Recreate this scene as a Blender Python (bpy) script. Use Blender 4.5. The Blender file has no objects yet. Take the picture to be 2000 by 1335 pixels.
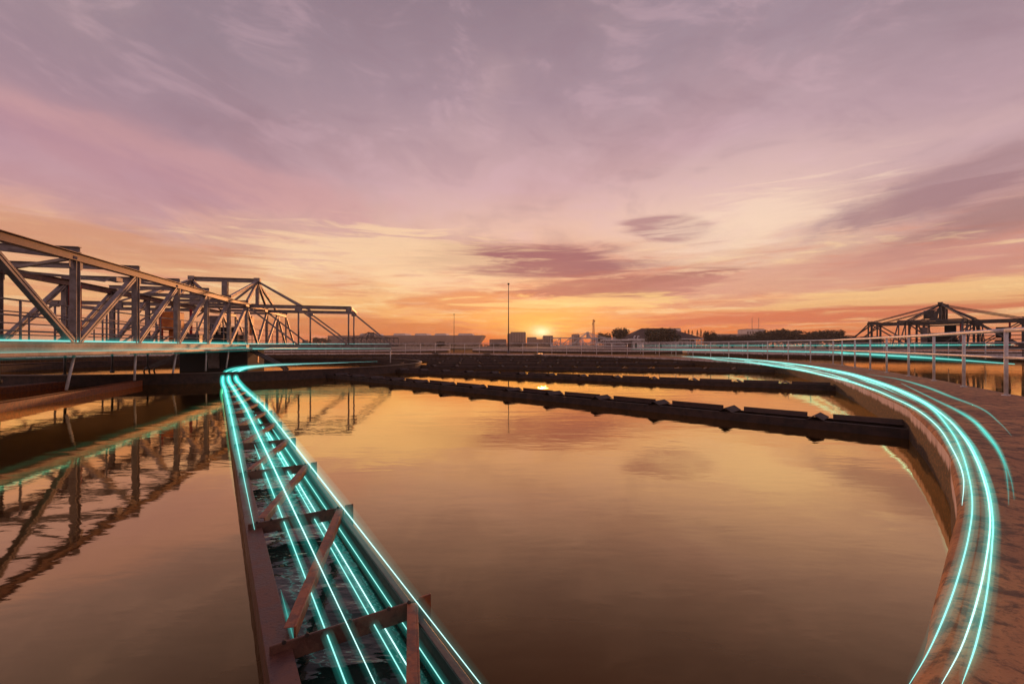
import bpy, math, random
from mathutils import Vector, Matrix
random.seed(7)
R = math.radians
sc = bpy.context.scene
F = 890.0 / 2000.0          # focal length / image width
HZ = 675.0                  # horizon row in a 2000 x 1335 frame

# ------------------------------------------------------------------ camera
cd = bpy.data.cameras.new('camera')
cd.sensor_width = 36.0
cd.lens = 36.0 * F
cd.shift_y = (HZ - 667.5) / 2000.0
cd.clip_start = 0.05
cd.clip_end = 6000
cam = bpy.data.objects.new('camera', cd)
sc.collection.objects.link(cam)
cam.location = (0, 0, 0)
cam.rotation_euler = (R(90), 0, 0)
sc.camera = cam
sc.render.resolution_x, sc.render.resolution_y = 1024, 683
sc.view_settings.view_transform = 'Standard'
sc.view_settings.look = 'None'
sc.view_settings.exposure = 0.0
sc.view_settings.gamma = 1.0
sc.cycles.use_denoising = True
sc.cycles.max_bounces = 6
sc.cycles.diffuse_bounces = 2
sc.cycles.glossy_bounces = 4
sc.cycles.volume_bounces = 0
sc.cycles.transparent_max_bounces = 64
sc.cycles.sample_clamp_indirect = 4.0
sc.cycles.caustics_reflective = False

# ------------------------------------------------------------------ node helpers
def lin(c):
    return tuple((v/255/12.92 if v/255 <= .04045 else ((v/255+.055)/1.055)**2.4) for v in c) + (1,)

class NT:
    def __init__(s, tree): s.t = tree; s.n = tree.nodes; s.l = tree.links
    def node(s, typ, **kw):
        n = s.n.new(typ)
        for k, v in kw.items(): setattr(n, k, v)
        return n
    def put(s, sock, v):
        if isinstance(v, bpy.types.NodeSocket): s.l.new(v, sock)
        elif v is not None: sock.default_value = v
    def m(s, op, a, b=None, c=None, clamp=False):
        n = s.node('ShaderNodeMath', operation=op); n.use_clamp = clamp
        s.put(n.inputs[0], a); s.put(n.inputs[1], b)
        if c is not None: s.put(n.inputs[2], c)
        return n.outputs[0]
    def rng(s, v, a, b, c=0.0, d=1.0, smooth=True):
        n = s.node('ShaderNodeMapRange', interpolation_type='SMOOTHSTEP' if smooth else 'LINEAR')
        s.put(n.inputs[0], v); s.put(n.inputs[1], a); s.put(n.inputs[2], b); s.put(n.inputs[3], c); s.put(n.inputs[4], d)
        return n.outputs[0]
    def mix(s, f, a, b, mode='MIX'):
        n = s.node('ShaderNodeMix', data_type='RGBA', blend_type=mode)
        s.put(n.inputs[0], f); s.put(n.inputs[6], a); s.put(n.inputs[7], b)
        return n.outputs[2]
    def noise(s, vec, scale, detail=4, rough=.5, dist=0.0):
        n = s.node('ShaderNodeTexNoise')
        if vec is not None: s.put(n.inputs['Vector'], vec)
        n.inputs['Scale'].default_value = scale; n.inputs['Detail'].default_value = detail
        n.inputs['Roughness'].default_value = rough; n.inputs['Distortion'].default_value = dist
        return n.outputs[0]
    def xyz(s, x, y, z=0.0):
        n = s.node('ShaderNodeCombineXYZ')
        s.put(n.inputs[0], x); s.put(n.inputs[1], y); s.put(n.inputs[2], z)
        return n.outputs[0]
    def ramp(s, v, stops, interp='LINEAR'):
        n = s.node('ShaderNodeValToRGB'); r = n.color_ramp; r.interpolation = interp
        while len(r.elements) > 1: r.elements.remove(r.elements[-1])
        r.elements[0].position = stops[0][0]; r.elements[0].color = stops[0][1]
        for p, c in stops[1:]:
            e = r.elements.new(p); e.color = c
        s.put(n.inputs[0], v)
        return n.outputs[0]

# ------------------------------------------------------------------ sky
SUN_AZ, SUN_EL = math.atan2(60, 890), math.atan2(30, 890)
w = bpy.data.worlds.new('World'); sc.world = w; w.use_nodes = True
N = NT(w.node_tree); N.n.clear()
tc = N.node('ShaderNodeTexCoord')
sep = N.node('ShaderNodeSeparateXYZ'); N.l.new(tc.outputs['Generated'], sep.inputs[0])
dx, dy, dz = sep.outputs
el = N.m('MULTIPLY', N.m('ARCSINE', dz), 180/math.pi)
az = N.m('MULTIPLY', N.m('ARCTAN2', dx, dy), 180/math.pi)
def grad(stops):      # stops: (elevation in degrees, sRGB)
    return N.ramp(N.m('DIVIDE', el, 60.0, clamp=True), [(e/60.0, lin(c)) for e, c in stops], 'EASE' if 0 else 'LINEAR')
gC = grad([(0,(226,104,52)),(1.2,(242,116,50)),(2.6,(249,166,90)),(4.8,(250,192,124)),(8.5,(244,200,156)),(13,(228,188,168)),(19,(203,166,170)),(28,(164,138,150)),(37,(141,121,133)),(60,(124,108,124))])
gL = grad([(0,(214,128,84)),(2,(228,150,102)),(5,(236,178,122)),(8,(228,170,130)),(11,(220,168,148)),(14.5,(202,154,154)),(18,(176,140,152)),(23,(157,130,143)),(29,(146,126,138)),(60,(124,108,124))])
gR = grad([(0,(214,122,78)),(1.5,(230,128,76)),(3.2,(240,174,116)),(5.2,(222,158,124)),(8,(206,148,132)),(12,(196,150,146)),(17,(196,162,166)),(22,(178,148,158)),(29,(158,136,147)),(60,(124,108,124))])
gM = grad([(0,(222,112,62)),(2,(242,134,66)),(4,(244,178,122)),(7,(238,190,152)),(10,(232,194,164)),(13,(238,204,178)),(17,(222,186,178)),(23,(192,160,168)),(31,(160,138,150)),(60,(124,108,124))])
base = N.mix(N.rng(az, -42, -3), gL, gC)
base = N.mix(N.rng(az, 4, 26), base, gM)
base = N.mix(N.rng(az, 28, 46), base, gR)
# behind the viewer: lavender dusk, brightened as fill for surfaces facing the camera
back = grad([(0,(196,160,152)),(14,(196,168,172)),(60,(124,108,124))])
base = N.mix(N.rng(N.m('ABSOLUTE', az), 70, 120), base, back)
# cloud sheet seen in perspective
k = N.m('ADD', N.m('MAXIMUM', dz, 0.0), 0.07)
px_ = N.m('DIVIDE', dx, k); py_ = N.m('DIVIDE', dy, k)
plane = N.xyz(N.m('ADD', px_, N.m('MULTIPLY', py_, .10)), N.m('MULTIPLY', py_, 0.62), 0.0)
n1 = N.noise(plane, 1.3, 9, .55, .35)
n2 = N.noise(N.xyz(N.m('ADD', px_, 7.3), N.m('MULTIPLY', py_, .34), 2.0), 2.4, 8, .60, .4)
n3 = N.noise(N.xyz(N.m('MULTIPLY', az, .045), N.m('MULTIPLY', el, .34), 3.0), 1.0, 8, .6, .9)
n4 = N.noise(N.xyz(N.m('MULTIPLY', az, .10), N.m('MULTIPLY', el, 1.1), 9.0), 1.0, 7, .62, .7)
n5 = N.noise(N.xyz(N.m('MULTIPLY', az, .09), N.m('ADD', N.m('MULTIPLY', el, .22), N.m('MULTIPLY', az, .02)), 5.0), 1.0, 8, .60, .5)
cols = base
cols = N.mix(N.m('MULTIPLY', N.rng(n5, .50, .66), .24), cols, lin((214,176,186)))
cols = N.mix(N.m('MULTIPLY', N.rng(n5, .50, .36), .17), cols, lin((140,112,128)))
cols = N.mix(N.rng(el, 4, 12), base, cols)
# soft large variation, bright and dark
cols = N.mix(N.m('MULTIPLY', N.rng(n1, .50, .72), .38), cols, N.mix(.5, cols, lin((238,198,190)), 'MIX'))
cols = N.mix(N.m('MULTIPLY', N.rng(n1, .50, .30), .22), cols, N.mix(.9, cols, lin((176,140,154)), 'MULTIPLY'))
warm = N.mix(N.rng(el, 3, 15), lin((255,214,150)), lin((228,186,188)))
cols = N.mix(N.m('MULTIPLY', N.m('MULTIPLY', N.rng(n2, .52, .74), N.rng(el, 24, 8, .06, .42)), 1.0), cols, warm)
def A(x, y):
    xp, yp = x-1000, HZ-y
    return math.degrees(math.atan2(xp, 890)), math.degrees(math.atan2(yp, math.hypot(890, xp)))
def blob(x, y, wx, wy, tilt=0.0):
    a0, e0 = A(x, y)
    da = N.m('SUBTRACT', az, a0); de = N.m('SUBTRACT', el, e0)
    de = N.m('SUBTRACT', de, N.m('MULTIPLY', da, tilt))
    q = N.m('ADD', N.m('POWER', N.m('DIVIDE', da, wx), 2.0), N.m('POWER', N.m('DIVIDE', de, wy), 2.0))
    return N.m('EXPONENT', N.m('MULTIPLY', q, -1.0))
def cloud(c, b, nz, lo, hi, col, amt):
    f = N.m('MULTIPLY', N.rng(N.m('ADD', nz, N.m('MULTIPLY', b, .34)), lo, hi), amt)
    f = N.m('MULTIPLY', f, N.rng(b, .03, .28))
    return N.mix(f, c, lin(col))
g0 = blob(1040,628,11,2.4); g1 = blob(1058,640,4.2,1.6)
cols = N.mix(N.m('MULTIPLY', g0, .50), cols, lin((255,176,74)))
cols = N.mix(N.m('MULTIPLY', g1, N.rng(n4, .36, .60, .30, 1.0)), cols, lin((255,212,104)))
n6 = N.noise(N.xyz(N.m('ADD', N.m('MULTIPLY', az, .13), 4.0), N.m('ADD', N.m('MULTIPLY', el, 1.25), N.m('MULTIPLY', az, .015)), 1.0), 1.0, 9, .64, .5)
n7 = N.noise(N.xyz(N.m('MULTIPLY', az, .055), N.m('ADD', N.m('MULTIPLY', el, .55), N.m('MULTIPLY', az, -.02)), 6.0), 1.0, 9, .60, .6)
lowb = N.m('MULTIPLY', N.rng(el, .8, 2.6), N.rng(el, 14, 8))
cols = N.mix(N.m('MULTIPLY', N.m('MULTIPLY', N.rng(n7, .50, .66), lowb), .62), cols, lin((206,134,118)))
cols = N.mix(N.m('MULTIPLY', N.m('MULTIPLY', N.rng(n6, .52, .66), lowb), .50), cols, lin((214,132,104)))
cols = N.mix(N.m('MULTIPLY', N.m('MULTIPLY', N.rng(n6, .47, .36), lowb), .50), cols, lin((255,222,166)))
bb = blob(1040,508,16,2.1,-.03)
cols = N.mix(N.m('MULTIPLY', N.m('MULTIPLY', bb, N.rng(n7, .34, .52, .35, 1.0)), .68), cols, lin((166,104,112)))
bb = blob(1190,560,10,1.4,.02)
cols = N.mix(N.m('MULTIPLY', N.m('MULTIPLY', bb, N.rng(n6, .40, .56, .2, 1.0)), .55), cols, lin((180,106,104)))
cols = cloud(cols, blob(1050,512,15,2.0,-.03), N.m('ADD', N.m('MULTIPLY', n3, .5), N.m('MULTIPLY', n4, .5)), .56,.76, (138,88,104), .92)
cols = cloud(cols, blob(1200,562,13,1.7,.03), n4, .56,.74, (160,98,100), .82)
cols = cloud(cols, blob(920,590,10,1.1,0), n4, .54,.72, (224,140,88), .65)
cols = cloud(cols, blob(1295,448,4.2,1.2,-.05), n3, .54,.72, (164,120,128), .80)
cols = cloud(cols, blob(1870,365,9,2.2,.20), n5, .54,.78, (150,118,126), .55)
cols = cloud(cols, blob(1950,425,8,1.6,.20), n3, .54,.76, (146,110,114), .62)
cols = cloud(cols, blob(1780,400,7,1.0,.16), n4, .56,.72, (156,118,126), .6)
cols = cloud(cols, blob(1650,530,16,2.0,.05), n3, .52,.76, (204,142,130), .62)
cols = cloud(cols, blob(1750,603,17,.85,.035), n4, .52,.70, (206,110,80), .85)
cols = cloud(cols, blob(1450,622,12,.8,.0), n4, .54,.72, (220,120,84), .65)
cols = cloud(cols, blob(720,640,11,.9,-.02), n4, .48,.66, (214,126,72), .75)
cols = cloud(cols, blob(200,470,15,1.8,-.10), n3, .54,.74, (206,144,112), .70)
cols = cloud(cols, blob(460,350,15,2.6,-.10), n1, .50,.74, (202,150,152), .55)
cols = cloud(cols, blob(60,300,18,4,-.10), n2, .54,.76, (166,126,146), .45)
# pale lit streaks
cols = cloud(cols, blob(760,500,16,3.2,0), n4, .58,.78, (250,214,168), .60)
cols = cloud(cols, blob(1450,430,11,2.8,.18), n4, .56,.80, (244,214,190), .55)
cols = cloud(cols, blob(1100,590,15,.9,.0), n4, .62,.76, (255,214,140), .70)
cols = cloud(cols, blob(1850,570,14,1.0,.03), n4, .55,.72, (250,206,140), .65)
g2 = blob(1058,647,1.5,.70); g3 = blob(1058,648,.75,.42)
cols = N.mix(N.m('MULTIPLY', g2, .9), cols, (1.3, .95, .42, 1))
cols = N.mix(g3, cols, (1.6, 1.25, .68, 1))
red = N.m('MULTIPLY', blob(1075,668,7,.55), .55)
cols = N.mix(red, cols, lin((244,92,40)))
sky = N.node('ShaderNodeTexSky', sky_type='NISHITA')
sky.sun_disc = False; sky.sun_elevation = SUN_EL; sky.sun_rotation = SUN_AZ; sky.air_density = 1.5; sky.dust_density = 3.0
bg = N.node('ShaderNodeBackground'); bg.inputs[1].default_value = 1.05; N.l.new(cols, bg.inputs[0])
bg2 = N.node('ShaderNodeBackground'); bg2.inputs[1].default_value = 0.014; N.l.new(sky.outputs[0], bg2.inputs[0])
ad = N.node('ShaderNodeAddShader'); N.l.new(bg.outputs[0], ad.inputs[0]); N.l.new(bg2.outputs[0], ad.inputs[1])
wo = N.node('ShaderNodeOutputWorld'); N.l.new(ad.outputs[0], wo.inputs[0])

# ------------------------------------------------------------------ sun
sl = bpy.data.lights.new('sun', 'SUN'); sl.energy = 1.5; sl.angle = R(1.2); sl.color = (1.0, .38, .13)
so = bpy.data.objects.new('sun', sl); sc.collection.objects.link(so)
sd = Vector((math.sin(SUN_AZ)*math.cos(R(2.6)), math.cos(SUN_AZ)*math.cos(R(2.6)), math.sin(R(2.6))))
so.rotation_euler = (-sd).to_track_quat('-Z', 'Y').to_euler()

# ------------------------------------------------------------------ materials
def mat(name, col, rough=.6, metal=0.0, col2=None, nscale=3.0, bump=0.0, bscale=20.0, spec=None, ior=None, build=None, tint=None, lo=.4, hi=.62, stretch=None):
    m = bpy.data.materials.new(name); m.use_nodes = True
    T = NT(m.node_tree); b = T.n['Principled BSDF']
    b.inputs['Base Color'].default_value = (*col, 1); b.inputs['Roughness'].default_value = rough; b.inputs['Metallic'].default_value = metal
    if tint: b.inputs['Specular Tint'].default_value = tint
    if ior: b.inputs['IOR'].default_value = ior
    tcn = T.node('ShaderNodeTexCoord'); mp = T.node('ShaderNodeMapping'); T.l.new(tcn.outputs['Object'], mp.inputs[0])
    if stretch: mp.inputs['Scale'].default_value = stretch
    v = mp.outputs[0]
    if col2:
        n = T.noise(v, nscale, 8, .62, .3)
        T.l.new(T.mix(T.rng(n, lo, hi), (*col, 1), (*col2, 1)), b.inputs['Base Color'])
    if bump:
        bn = T.node('ShaderNodeBump'); bn.inputs['Strength'].default_value = 1.0; bn.inputs['Distance'].default_value = bump
        T.l.new(T.noise(v, bscale, 6, .6), bn.inputs['Height']); T.l.new(bn.outputs[0], b.inputs['Normal'])
    if build: build(T, b, v)
    return m

def rust_build(T, b, v):
    n = T.noise(v, 9, 8, .68, .5); n2 = T.noise(v, 60, 4, .6)
    c = T.mix(T.rng(n, .40, .62), (.085, .030, .022, 1), (.155, .062, .038, 1))
    c = T.mix(T.rng(n2, .60, .72), c, (.03, .018, .016, 1))
    T.l.new(c, b.inputs['Base Color']); T.l.new(T.rng(n, .3, .7, .30, .6), b.inputs['Roughness'])
def concrete_build(T, b, v):
    n = T.noise(v, 1.3, 8, .62, .5); n2 = T.noise(v, 9, 8, .7, .4); n3 = T.noise(v, 55, 5, .7)
    sv = T.node('ShaderNodeVectorMath', operation='MULTIPLY'); T.l.new(v, sv.inputs[0]); sv.inputs[1].default_value = (.5, 5.0, 1)
    n4 = T.noise(sv.outputs[0], 1.6, 7, .65, .4)
    c = T.mix(T.rng(n, .35, .65), (.60, .27, .105, 1), (.38, .16, .07, 1))
    c = T.mix(T.m('MULTIPLY', T.rng(n2, .48, .60), .72), c, (.060, .036, .026, 1))
    c = T.mix(T.m('MULTIPLY', T.rng(n4, .54, .64), .45), c, (.055, .032, .024, 1))
    c = T.mix(T.m('MULTIPLY', T.rng(n3, .50, .66), .5), c, (.16, .075, .04, 1))
    T.l.new(c, b.inputs['Base Color'])
    bn = T.node('ShaderNodeBump'); bn.inputs['Distance'].default_value = .018
    T.l.new(T.m('ADD', n2, T.m('MULTIPLY', n3, .4)), bn.inputs['Height']); T.l.new(bn.outputs[0], b.inputs['Normal'])
def wall_build(T, b, v):
    s = T.node('ShaderNodeSeparateXYZ'); T.l.new(v, s.inputs[0])
    n = T.noise(T.xyz(s.outputs[0], s.outputs[1], T.m('MULTIPLY', s.outputs[2], .25)), 6, 7, .65); n2 = T.noise(v, 30, 6, .7)
    c = T.mix(T.rng(n, .42, .64), (.80, .66, .60, 1), (.58, .45, .40, 1))
    z = T.m('ADD', s.outputs[2], T.m('MULTIPLY', n, -.16))
    c = T.mix(T.rng(z, -1.05, -1.11), c, (.022, .012, .006, 1))
    band = T.m('MULTIPLY', T.rng(n2, .52, .66), T.rng(z, -1.04, -1.14))
    c = T.mix(band, c, (.34, .15, .035, 1))
    T.l.new(c, b.inputs['Base Color'])
def water_build(amp, sc1, sc2):
    def f(T, b, v):
        n = T.noise(v, sc1, 3, .5, .3); n2 = T.noise(v, sc2, 3, .55, .2)
        big = T.rng(T.noise(v, .10, 3, .5), .40, .62, .45, 1.2)
        h = T.m('MULTIPLY', T.m('ADD', n, T.m('MULTIPLY', n2, .22)), big)
        bn = T.node('ShaderNodeBump'); bn.inputs['Strength'].default_value = 1.0; bn.inputs['Distance'].default_value = amp
        T.l.new(h, bn.inputs['Height']); T.l.new(bn.outputs[0], b.inputs['Normal'])
    return f
M = {
 'chord': mat('faded_red_brown_steel', (.19, .08, .068), .45, .0, (.12, .055, .05), 5.0, bump=.002, bscale=30),
 'steel': mat('painted_grey_steel', (.29, .235, .225), .45, .0, (.19, .145, .135), 5.0, bump=.002, bscale=30),
 'steel_mid': mat('weathered_deck_steel', (.20, .16, .145), .5, .0, (.12, .095, .085), 4.0, bump=.002, bscale=30),
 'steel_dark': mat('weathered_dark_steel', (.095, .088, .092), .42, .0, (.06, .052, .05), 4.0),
 'rail': mat('galvanised_rail_paint', (.74, .70, .69), .38, .0, (.60, .55, .54), 8.0),
 'rust': mat('rusty_painted_steel', (.1, .04, .03), .45, build=rust_build, bump=.0025, bscale=70),
 'rust_dark': mat('dark_wet_rusty_steel', (.060, .032, .025), .75, .0, (.028, .017, .014), 6.0, bump=.003, bscale=30),
 'rust_plate': mat('brown_weir_plate', (.085, .046, .038), .45, .0, (.06, .034, .03), 7.0, bump=.002, bscale=30),
 'rust_sunlit_orange': mat('sunlit_orange_rust', (.33, .09, .03), .5, .0, (.15, .05, .03), 14.0, bump=.002, bscale=60),  # orange rust with low sunlight put into the colour
 'concrete': mat('stained_brown_concrete', (.3, .2, .15), .78, build=concrete_build),
 'wall': mat('tank_wall_concrete', (.5, .42, .38), .8, build=wall_build, bump=.006, bscale=30),
 'trough_water': mat('rippled_launder_water', (.012, .024, .020), .05, ior=1.36, build=water_build(.07, 2.6, 7.0), stretch=(.8, 1.5, 1)),
 'ground': mat('dry_grass_ground', (.06, .055, .025), .9, .0, (.10, .075, .04), .05),
 'foliage': mat('dark_tree_foliage', (.026, .030, .011), .7, .0, (.055, .052, .020), .5),
 'bark': mat('tree_bark', (.07, .045, .03), .9),
 'roof': mat('dark_hip_roof', (.045, .026, .024), .7, .0, (.07, .04, .035), .8),
 'white': mat('white_painted_wall', (.86, .80, .76), .7, .0, (.58, .52, .48), .6),
 'far': mat('far_building_panels', (.30, .22, .19), .7, .0, (.24, .17, .15), .06),
 'far_dark': mat('far_building_dark', (.24, .17, .15), .7, .0, (.19, .13, .12), .06),  # darker tone of the far panel colour
 'glass': mat('dark_glass_and_porch_shade', (.03, .03, .035), .15),
 'red': mat('red_paint', (.50, .035, .025), .5, .0, (.30, .03, .02), 5.0),
 'orange': mat('orange_paint_and_sun_glow', (.85, .25, .04), .5, .0, (.6, .15, .03), 4.0),
 'black': mat('black_housing', (.02, .022, .021), .8),
}
def basin_water():
    m = bpy.data.materials.new('murky_basin_water'); m.use_nodes = True; T = NT(m.node_tree); T.n.clear()
    tcn = T.node('ShaderNodeTexCoord'); mp = T.node('ShaderNodeMapping'); T.l.new(tcn.outputs['Object'], mp.inputs[0]); mp.inputs['Scale'].default_value = (.55, 1.25, 1)
    v = mp.outputs[0]
    n = T.noise(v, 1.6, 3, .5, .3); n2 = T.noise(v, 7.0, 3, .55, .2)
    big = T.rng(T.noise(v, .10, 3, .5), .40, .62, .45, 1.2)
    h = T.m('MULTIPLY', T.m('ADD', n, T.m('MULTIPLY', n2, .22)), big)
    bn = T.node('ShaderNodeBump'); bn.inputs['Distance'].default_value = .006; T.l.new(h, bn.inputs['Height'])
    lw = T.node('ShaderNodeLayerWeight'); lw.inputs[0].default_value = .5; T.l.new(bn.outputs[0], lw.inputs['Normal'])
    fac = T.rng(lw.outputs['Facing'], .36, .95, .045, .95)
    silt = T.mix(T.rng(T.noise(tcn.outputs['Object'], .35, 4, .6), .4, .65), (.085, .036, .012, 1), (.058, .024, .008, 1))
    df = T.node('ShaderNodeBsdfDiffuse'); T.l.new(silt, df.inputs[0])
    gl = T.node('ShaderNodeBsdfGlossy'); gl.inputs['Color'].default_value = (1.0, .78, .43, 1); gl.inputs['Roughness'].default_value = .03; T.l.new(bn.outputs[0], gl.inputs['Normal'])
    mx = T.node('ShaderNodeMixShader'); T.l.new(fac, mx.inputs[0]); T.l.new(df.outputs[0], mx.inputs[1]); T.l.new(gl.outputs[0], mx.inputs[2])
    o = T.node('ShaderNodeOutputMaterial'); T.l.new(mx.outputs[0], o.inputs['Surface'])
    return m
M['water'] = basin_water()
def strand_mats(name, strength, col=(.30, 1.0, .88)):
    m = bpy.data.materials.new(name); m.use_nodes = True; t = NT(m.node_tree); t.n.clear()
    e = t.node('ShaderNodeEmission'); e.inputs[0].default_value = (*col, 1); e.inputs[1].default_value = strength
    o = t.node('ShaderNodeOutputMaterial'); t.l.new(e.outputs[0], o.inputs['Surface'])
    return m
def glow_mat(name, strength, col=(.06, .72, .60)):
    m = bpy.data.materials.new(name); m.use_nodes = True; t = NT(m.node_tree); t.n.clear()
    e = t.node('ShaderNodeEmission'); e.inputs[0].default_value = (*col, 1); e.inputs[1].default_value = strength
    o = t.node('ShaderNodeOutputMaterial'); t.l.new(e.outputs[0], o.inputs['Volume'])
    return m

# ------------------------------------------------------------------ mesh helpers
class MB:
    def __init__(s): s.v = []; s.f = []; s.sm = []
    def add(s, vs, fs, smooth=False):
        o = len(s.v); s.v += [tuple(p) for p in vs]; s.f += [tuple(i+o for i in f) for f in fs]; s.sm += [smooth]*len(fs); return s
    def box(s, c, d, rz=0.0):
        x, y, z = d[0]/2, d[1]/2, d[2]/2; m = Matrix.Rotation(rz, 3, 'Z'); c = Vector(c)
        vs = [c + m @ Vector((i*x, j*y, q*z)) for q in (-1, 1) for i, j in ((-1,-1),(1,-1),(1,1),(-1,1))]
        return s.add(vs, [(3,2,1,0),(4,5,6,7),(0,1,5,4),(1,2,6,5),(2,3,7,6),(3,0,4,7)])
    def prism(s, poly, x0, x1, org=(0,0,0), ux=(1,0,0), uy=(0,1,0), uz=(0,0,1)):
        """poly of (y,z) extruded along ux from x0 to x1"""
        o, a, b, c = map(Vector, (org, ux, uy, uz)); n = len(poly)
        vs = [o + a*x + b*p[0] + c*p[1] for x in (x0, x1) for p in poly]
        fs = [tuple(range(n-1, -1, -1)), tuple(range(n, 2*n))] + [(i, (i+1) % n, n+(i+1) % n, n+i) for i in range(n)]
        return s.add(vs, fs)
    def frame(s, p0, p1, up=(0, 0, 1)):
        p0, p1 = Vector(p0), Vector(p1); d = (p1-p0); L = d.length; d = d/L; up = Vector(up)
        if abs(d.dot(up)) > .97: up = Vector((1, 0, 0)) if abs(d.x) < .9 else Vector((0, 1, 0))
        sx = d.cross(up).normalized(); uz = sx.cross(d).normalized()
        return p0, d, sx, uz, L
    def bar(s, p0, p1, w, h, up=(0, 0, 1), rects=None):
        o, d, sx, uz, L = s.frame(p0, p1, up)
        for cx, cz, rw, rh in (rects or [(0, 0, w, h)]):
            s.prism([(cx-rw/2, cz-rh/2), (cx+rw/2, cz-rh/2), (cx+rw/2, cz+rh/2), (cx-rw/2, cz+rh/2)], 0, L, o, d, sx, uz)
        return s
    def hbeam(s, p0, p1, w, h, up=(0, 0, 1), t=.016):
        return s.bar(p0, p1, w, h, up, [(0, 0, t, h-2*t), (0, (h-t)/2, w, t), (0, -(h-t)/2, w, t)])
    def tube(s, pts, r, n=8, cap=True):
        pts = [Vector(p) for p in pts]; rs = r if isinstance(r, (list, tuple)) else [r]*len(pts); vs = []; fs = []
        prev = None
        for i, p in enumerate(pts):
            d = (pts[min(i+1, len(pts)-1)] - pts[max(i-1, 0)]).normalized()
            if prev is None:
                up = Vector((0, 0, 1)) if abs(d.z) < .9 else Vector((1, 0, 0)); a = d.cross(up).normalized()
            else: a = (prev - d*prev.dot(d)).normalized()
            prev = a; b = d.cross(a)
            for k in range(n):
                t = 2*math.pi*k/n; vs.append(p + (a*math.cos(t) + b*math.sin(t))*rs[i])
        for i in range(len(pts)-1):
            for k in range(n): fs.append((i*n+k, i*n+(k+1) % n, (i+1)*n+(k+1) % n, (i+1)*n+k))
        s.add(vs, fs, True)
        if cap:
            m = len(vs)-n; o = len(s.v)-len(vs)
            s.f += [tuple(o+k for k in range(n-1, -1, -1)), tuple(o+m+k for k in range(n))]; s.sm += [False, False]
        return s
    def build(s, name, m, parent=None, bevel=0.0):
        me = bpy.data.meshes.new(name); me.from_pydata(s.v, [], s.f); me.update()
        me.polygons.foreach_set('use_smooth', s.sm)
        me.materials.append(m)
        o = bpy.data.objects.new(name, me); sc.collection.objects.link(o)
        if parent: o.parent = parent
        if bevel:
            b = o.modifiers.new('bevel', 'BEVEL'); b.width = bevel; b.segments = 2; b.limit_method = 'ANGLE'
        return o
def tag(o, label=None, cat=None, group=None, kind=None):
    if label: o['label'] = label
    if cat: o['category'] = cat
    if group: o['group'] = group
    if kind: o['kind'] = kind
    return o
def thing(name, label, cat, loc=(0, 0, 0), rz=0.0, group=None):
    o = bpy.data.objects.new(name, None); sc.collection.objects.link(o)
    o.location = loc; o.rotation_euler = (0, 0, rz); o.empty_display_size = .3
    return tag(o, label, cat, group)
def copy_tree(o, parent=None):
    c = o.copy(); sc.collection.objects.link(c)
    if parent: c.parent = parent
    for ch in list(o.children): copy_tree(ch, c)
    return c
def P(x, y, h):            # point on the level plane h below the eye, seen at photo pixel x, y
    d = y-HZ; return Vector((h*(x-1000)/d, h*890/d, -h))
def Q(x, y, Y):            # point at distance Y seen at photo pixel x, y
    return Vector((Y*(x-1000)/890, Y, Y*(HZ-y)/890))
def spline(pts, n=8):
    pts = [Vector(p) for p in pts]; out = []
    for i in range(len(pts)-1):
        p0 = pts[max(i-1, 0)]; p1 = pts[i]; p2 = pts[i+1]; p3 = pts[min(i+2, len(pts)-1)]
        for k in range(n):
            t = k/n
            out.append(.5*((2*p1) + (p2-p0)*t + (2*p0-5*p1+4*p2-p3)*t*t + (3*p1-p0-3*p2+p3)*t**3))
    out.append(pts[-1]); return out
def resample(pts, step):
    out = [pts[0]]; acc = 0.0; nxt = step
    for a, b in zip(pts, pts[1:]):
        L = (b-a).length
        while acc+L >= nxt:
            out.append(a.lerp(b, (nxt-acc)/L)); nxt += step
        acc += L
    return out

# ------------------------------------------------------------------ ground and water
WZ = -1.30
b = MB(); b.add([(-740,-60,-1.62),(740,-60,-1.62),(740,730,-1.62),(-740,730,-1.62)], [(0,1,2,3)])
tag(b.build('ground', M['ground']), kind='structure')
b = MB(); b.add([(-738,175,-.95),(738,175,-.95),(738,728,-.95),(-738,728,-.95),(-738,172,-1.6),(738,172,-1.6)], [(0,1,2,3),(4,5,1,0)])
tag(b.build('terrain', M['ground']), kind='structure')
b = MB(); b.add([(-300,-60,WZ),(300,-60,WZ),(300,172.3,WZ),(-300,172.3,WZ)], [(0,1,2,3)])
tag(b.build('water', M['water']), kind='structure')

# ------------------------------------------------------------------ tank rim (first tank)
C = Vector((-15.8, 25.1, 0))
near_in = [(-10,-5.0),(-3.9,-2.35),(-.6,-.05),(.96,1.13),(1.46,1.58),(2.05,2.13),(2.47,2.53),(3.13,3.25),(3.62,3.78),(4.52,4.95),(5.22,5.93),(6.0,7.1),(8.4,11.4),(9.9,14.3),(10.95,16.6),(11.8,18.8)]
near_out = [(-7,-8.4),(-2.5,-4.8),(.6,-2.6),(3.2,-.35),(3.9,.3),(4.5,.95),(5.06,1.6),(5.8,2.5),(6.3,3.2),(7.0,4.3),(7.75,5.7),(8.55,7.6),(10.9,11.9),(12.45,15.2),(13.5,17.4),(14.4,19.6)]
def arc(r, a0, a1, n): return [(C.x+r*math.cos(R(a0+(a1-a0)*i/n)), C.y+r*math.sin(R(a0+(a1-a0)*i/n))) for i in range(n+1)]
def rr(a):   # inner radius blends to the far side
    return 28.7
inner = near_in + arc(28.7, -8, 215, 45)
outer = near_out + arc(31.45, -6, 215, 45)
K = 4
si = spline([(x, y, 0) for x, y in inner], K); so_ = spline([(x, y, 0) for x, y in outer], K)
def rim_point(i, t, z):
    p = si[i].lerp(so_[i], t); return Vector((p.x, p.y, z))
prof_wall = [(-.0, -1.75), (0, -.905)]
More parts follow.
